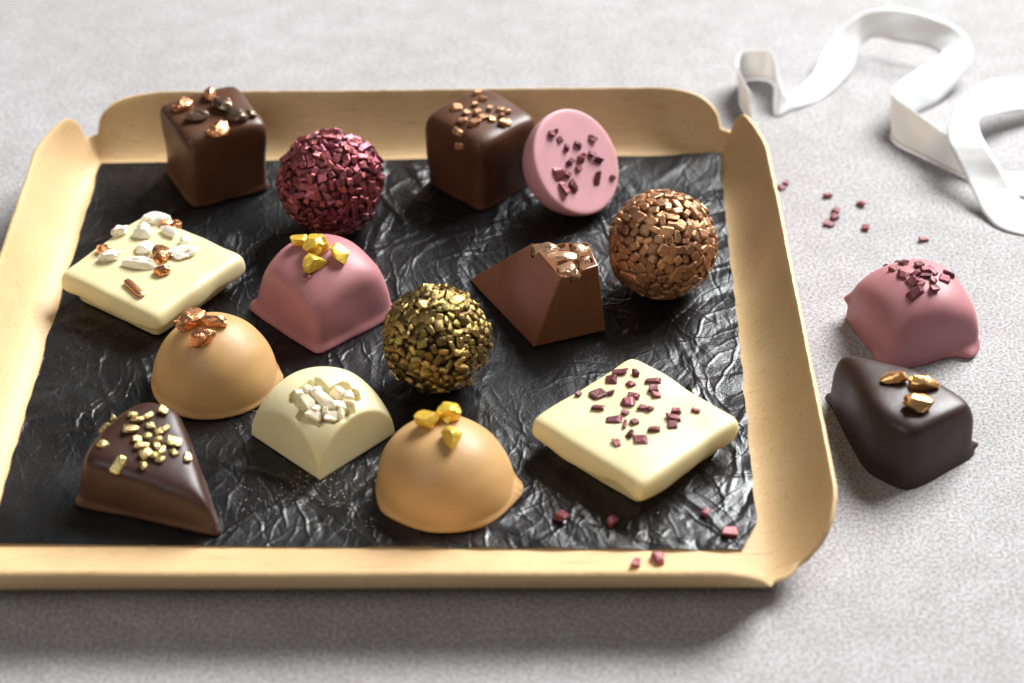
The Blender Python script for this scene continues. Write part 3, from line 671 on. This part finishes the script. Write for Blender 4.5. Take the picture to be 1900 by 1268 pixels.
# ------------------------------------------------------------------ ribbon
def ribbon():
    Q = [((255, 480, .85), (262, 640, .03)), ((188, 345, .95), (200, 505, .05)), ((200, 275, .98), (215, 420, .05)), ((285, 258, 1.0), (295, 400, .05)), ((368, 275, .98), (375, 430, .05)),
         ((398, 400, .8), (380, 590, .03)), ((440, 482, .45), (460, 570, .02)), ((560, 395, .30), (620, 505, .03)), ((640, 240, .55), (765, 370, .12)), ((730, 130, .9), (805, 255, .35)),
         ((860, 55, 1.2), (880, 195, .55)), ((1050, 45, 1.3), (1010, 215, .60)), ((1250, 110, 1.25), (1140, 238, .6)), ((1365, 195, 1.0), (1225, 275, .65)), ((1380, 330, .55), (1205, 295, .95)),
         ((1240, 505, .1), (1100, 362, .95)), ((1120, 575, .03), (1010, 425, .98)), ((1000, 640, .03), (978, 465, 1.0)), ((985, 720, .03), (1000, 500, 1.0)), ((1130, 800, .03), (1100, 575, .98)),
         ((1350, 905, .03), (1255, 690, .9)), ((1520, 985, .02), (1450, 850, .35)), ((1750, 1010, .02), (1700, 880, .3)),
         ((2100, 900, .02), (2000, 800, .4)), ((2250, 650, .02), (2120, 620, .6)), ((2100, 400, .3), (2050, 520, .6)),
         ((1800, 385, .80), (1800, 560, .30)), ((1620, 395, .95), (1650, 570, .45)), ((1480, 412, 1.1), (1540, 585, .6)), ((1375, 470, 1.2), (1440, 600, .9)), ((1300, 560, 1.25), (1420, 640, 1.2)),
         ((1260, 690, 1.1), (1450, 720, 1.15)), ((1300, 800, .85), (1510, 820, .9)), ((1365, 930, .5), (1570, 920, .55)), ((1455, 1100, .12), (1625, 1010, .2)), ((1560, 1180, .04), (1690, 1050, .08)), ((1800, 1230, .03), (1820, 1080, .03))]
    A = np.array([on(1300+a[0]*.3628, a[1]*.3628, a[2]) for a, b in Q]); B = np.array([on(1300+b[0]*.3628, b[1]*.3628, b[2]) for a, b in Q])
    def cr(P, n=9):
        P = np.vstack([2*P[0]-P[1], P, 2*P[-1]-P[-2]]); out = []
        for i in range(1, len(P)-2):
            for t in np.linspace(0, 1, n, endpoint=False):
                a, b, c, d = P[i-1:i+3]
                out.append(.5*((2*b)+(-a+c)*t+(2*a-5*b+4*c-d)*t*t+(-a+3*b-3*c+d)*t**3))
        out.append(P[-2]); return np.array(out)
    A, B = cr(A), cr(B); m = 9
    P = np.stack([A+(B-A)*s for s in np.linspace(0, 1, m)], 1)
    tn = np.gradient((A+B)/2, axis=0); nn = np.cross(tn, B-A); nn /= np.linalg.norm(nn, axis=1)[:, None]+1e-9
    i = np.arange(len(A))[:, None]; s = np.linspace(0, 1, m)[None]
    P += nn[:, None]*(.02*np.sin(i*.35+s*4)*np.sin(s*3.14)+.012*np.sin(i*.8+s*3)*np.sin(i*.13)**2)[..., None]
    P[..., 2] = np.maximum(P[..., 2], .02)
    org = P.reshape(-1, 3).mean(0); org[2] = 0
    o = link('ribbon', grid_mesh('ribbon', P-org), loc=org, mat=M['ribbon'])
    so = o.modifiers.new('thickness', 'SOLIDIFY'); so.thickness = .02*CM; so.offset = 0
    tag(o, 'loosely curled white fabric ribbon lying on the table behind the tray', 'ribbon')
ribbon()

# ------------------------------------------------------------------ loose chips
def loose(px, py, z, label, group, kind='rose_chip', size=.2, k=0):
    p = on(px, py, z); o = bpy.data.objects.new('loose_chip', CH[kind][k % 9]); col.objects.link(o)
    o.location = Vector(p)*CM; sz = size*.62
    o.location.z += sz*.42*CM
    o.rotation_euler = (random.uniform(-.2, .2), random.uniform(-.2, .2), random.uniform(0, 6)); o.scale = (size*1.2, size*.9, sz)
    tag(o, label, 'chip', group)
g = 'red chips spilled on the table'
for k, (x, y, s, l) in enumerate([(1450, 350, .17, 'dark red chip pair on the table nearest the tray wall, left piece'), (1459, 341, .17, 'dark red chip pair on the table nearest the tray wall, right piece'),
        (1535, 366, .18, 'small red chip on the table above the cluster of three'), (1597, 382, .19, 'red chip on the table at upper right of the cluster of three'),
        (1553, 394, .18, 'red chip at the top of the cluster of three on the table'), (1546, 407, .22, 'largest red chip in the middle of the cluster of three'), (1537, 419, .18, 'red chip at the bottom of the cluster of three on the table'),
        (1606, 426, .18, 'red chip on the table right of the cluster of three'), (1713, 447, .18, 'lone red chip on the table behind the pink praline')]):
    loose(x, y, 0, l, g, 'rose_chip', s, k)
g = 'red chips spilled on the black paper'
for k, (x, y, s, l) in enumerate([(1040, 964, .26, 'red chip on black paper left below the flat white square'), (1137, 968, .22, 'red chip on black paper directly below the flat white square'),
        (1311, 953, .2, 'red chip on black paper right of the flat white square'), (1354, 989, .23, 'red chip on black paper nearest the clipped paper corner')]):
    loose(x, y, ZP+.01, l, g, 'rose_chip', s, k+3)
loose(1180, 1048, ZF, 'flat red chip lying on the bare front tray edge, left of two', 'red chips on the tray edge', 'rose_chip', .2, 2)
loose(1222, 1041, ZF, 'large red chip lying on the bare front tray edge, right of two', 'red chips on the tray edge', 'rose_chip', .28, 5)

# sugar dust around the cream praline
def dust():
    r = random.Random(5); bm = bmesh.new(); c0 = on(600, 860, ZP)
    for i in range(260):
        a = r.choice([(560, 890), (640, 900), (625, 930), (480, 925), (660, 960), (1200, 900), (480, 760)]); p = on(a[0]+r.gauss(0, 26), a[1]+r.gauss(0, 20), ZP+.015)-c0
        s = r.uniform(.006, .017)
        mx = Matrix.Translation(Vector(p)*CM)@Matrix.Rotation(r.uniform(0, 6), 4, 'Z')@Matrix.Diagonal((s*CM, s*CM*r.uniform(.5, 1), s*CM*.6, 1))
        bmesh.ops.create_icosphere(bm, subdivisions=1, radius=1, matrix=mx)
    me = bpy.data.meshes.new('sugar_dust'); bm.to_mesh(me); bm.free(); me.materials.append(M['crumb'])
    o = link('sugar_dust', me, loc=c0); tag(o, 'fine white sugar dust on the black paper', 'sugar', kind='stuff')
dust()
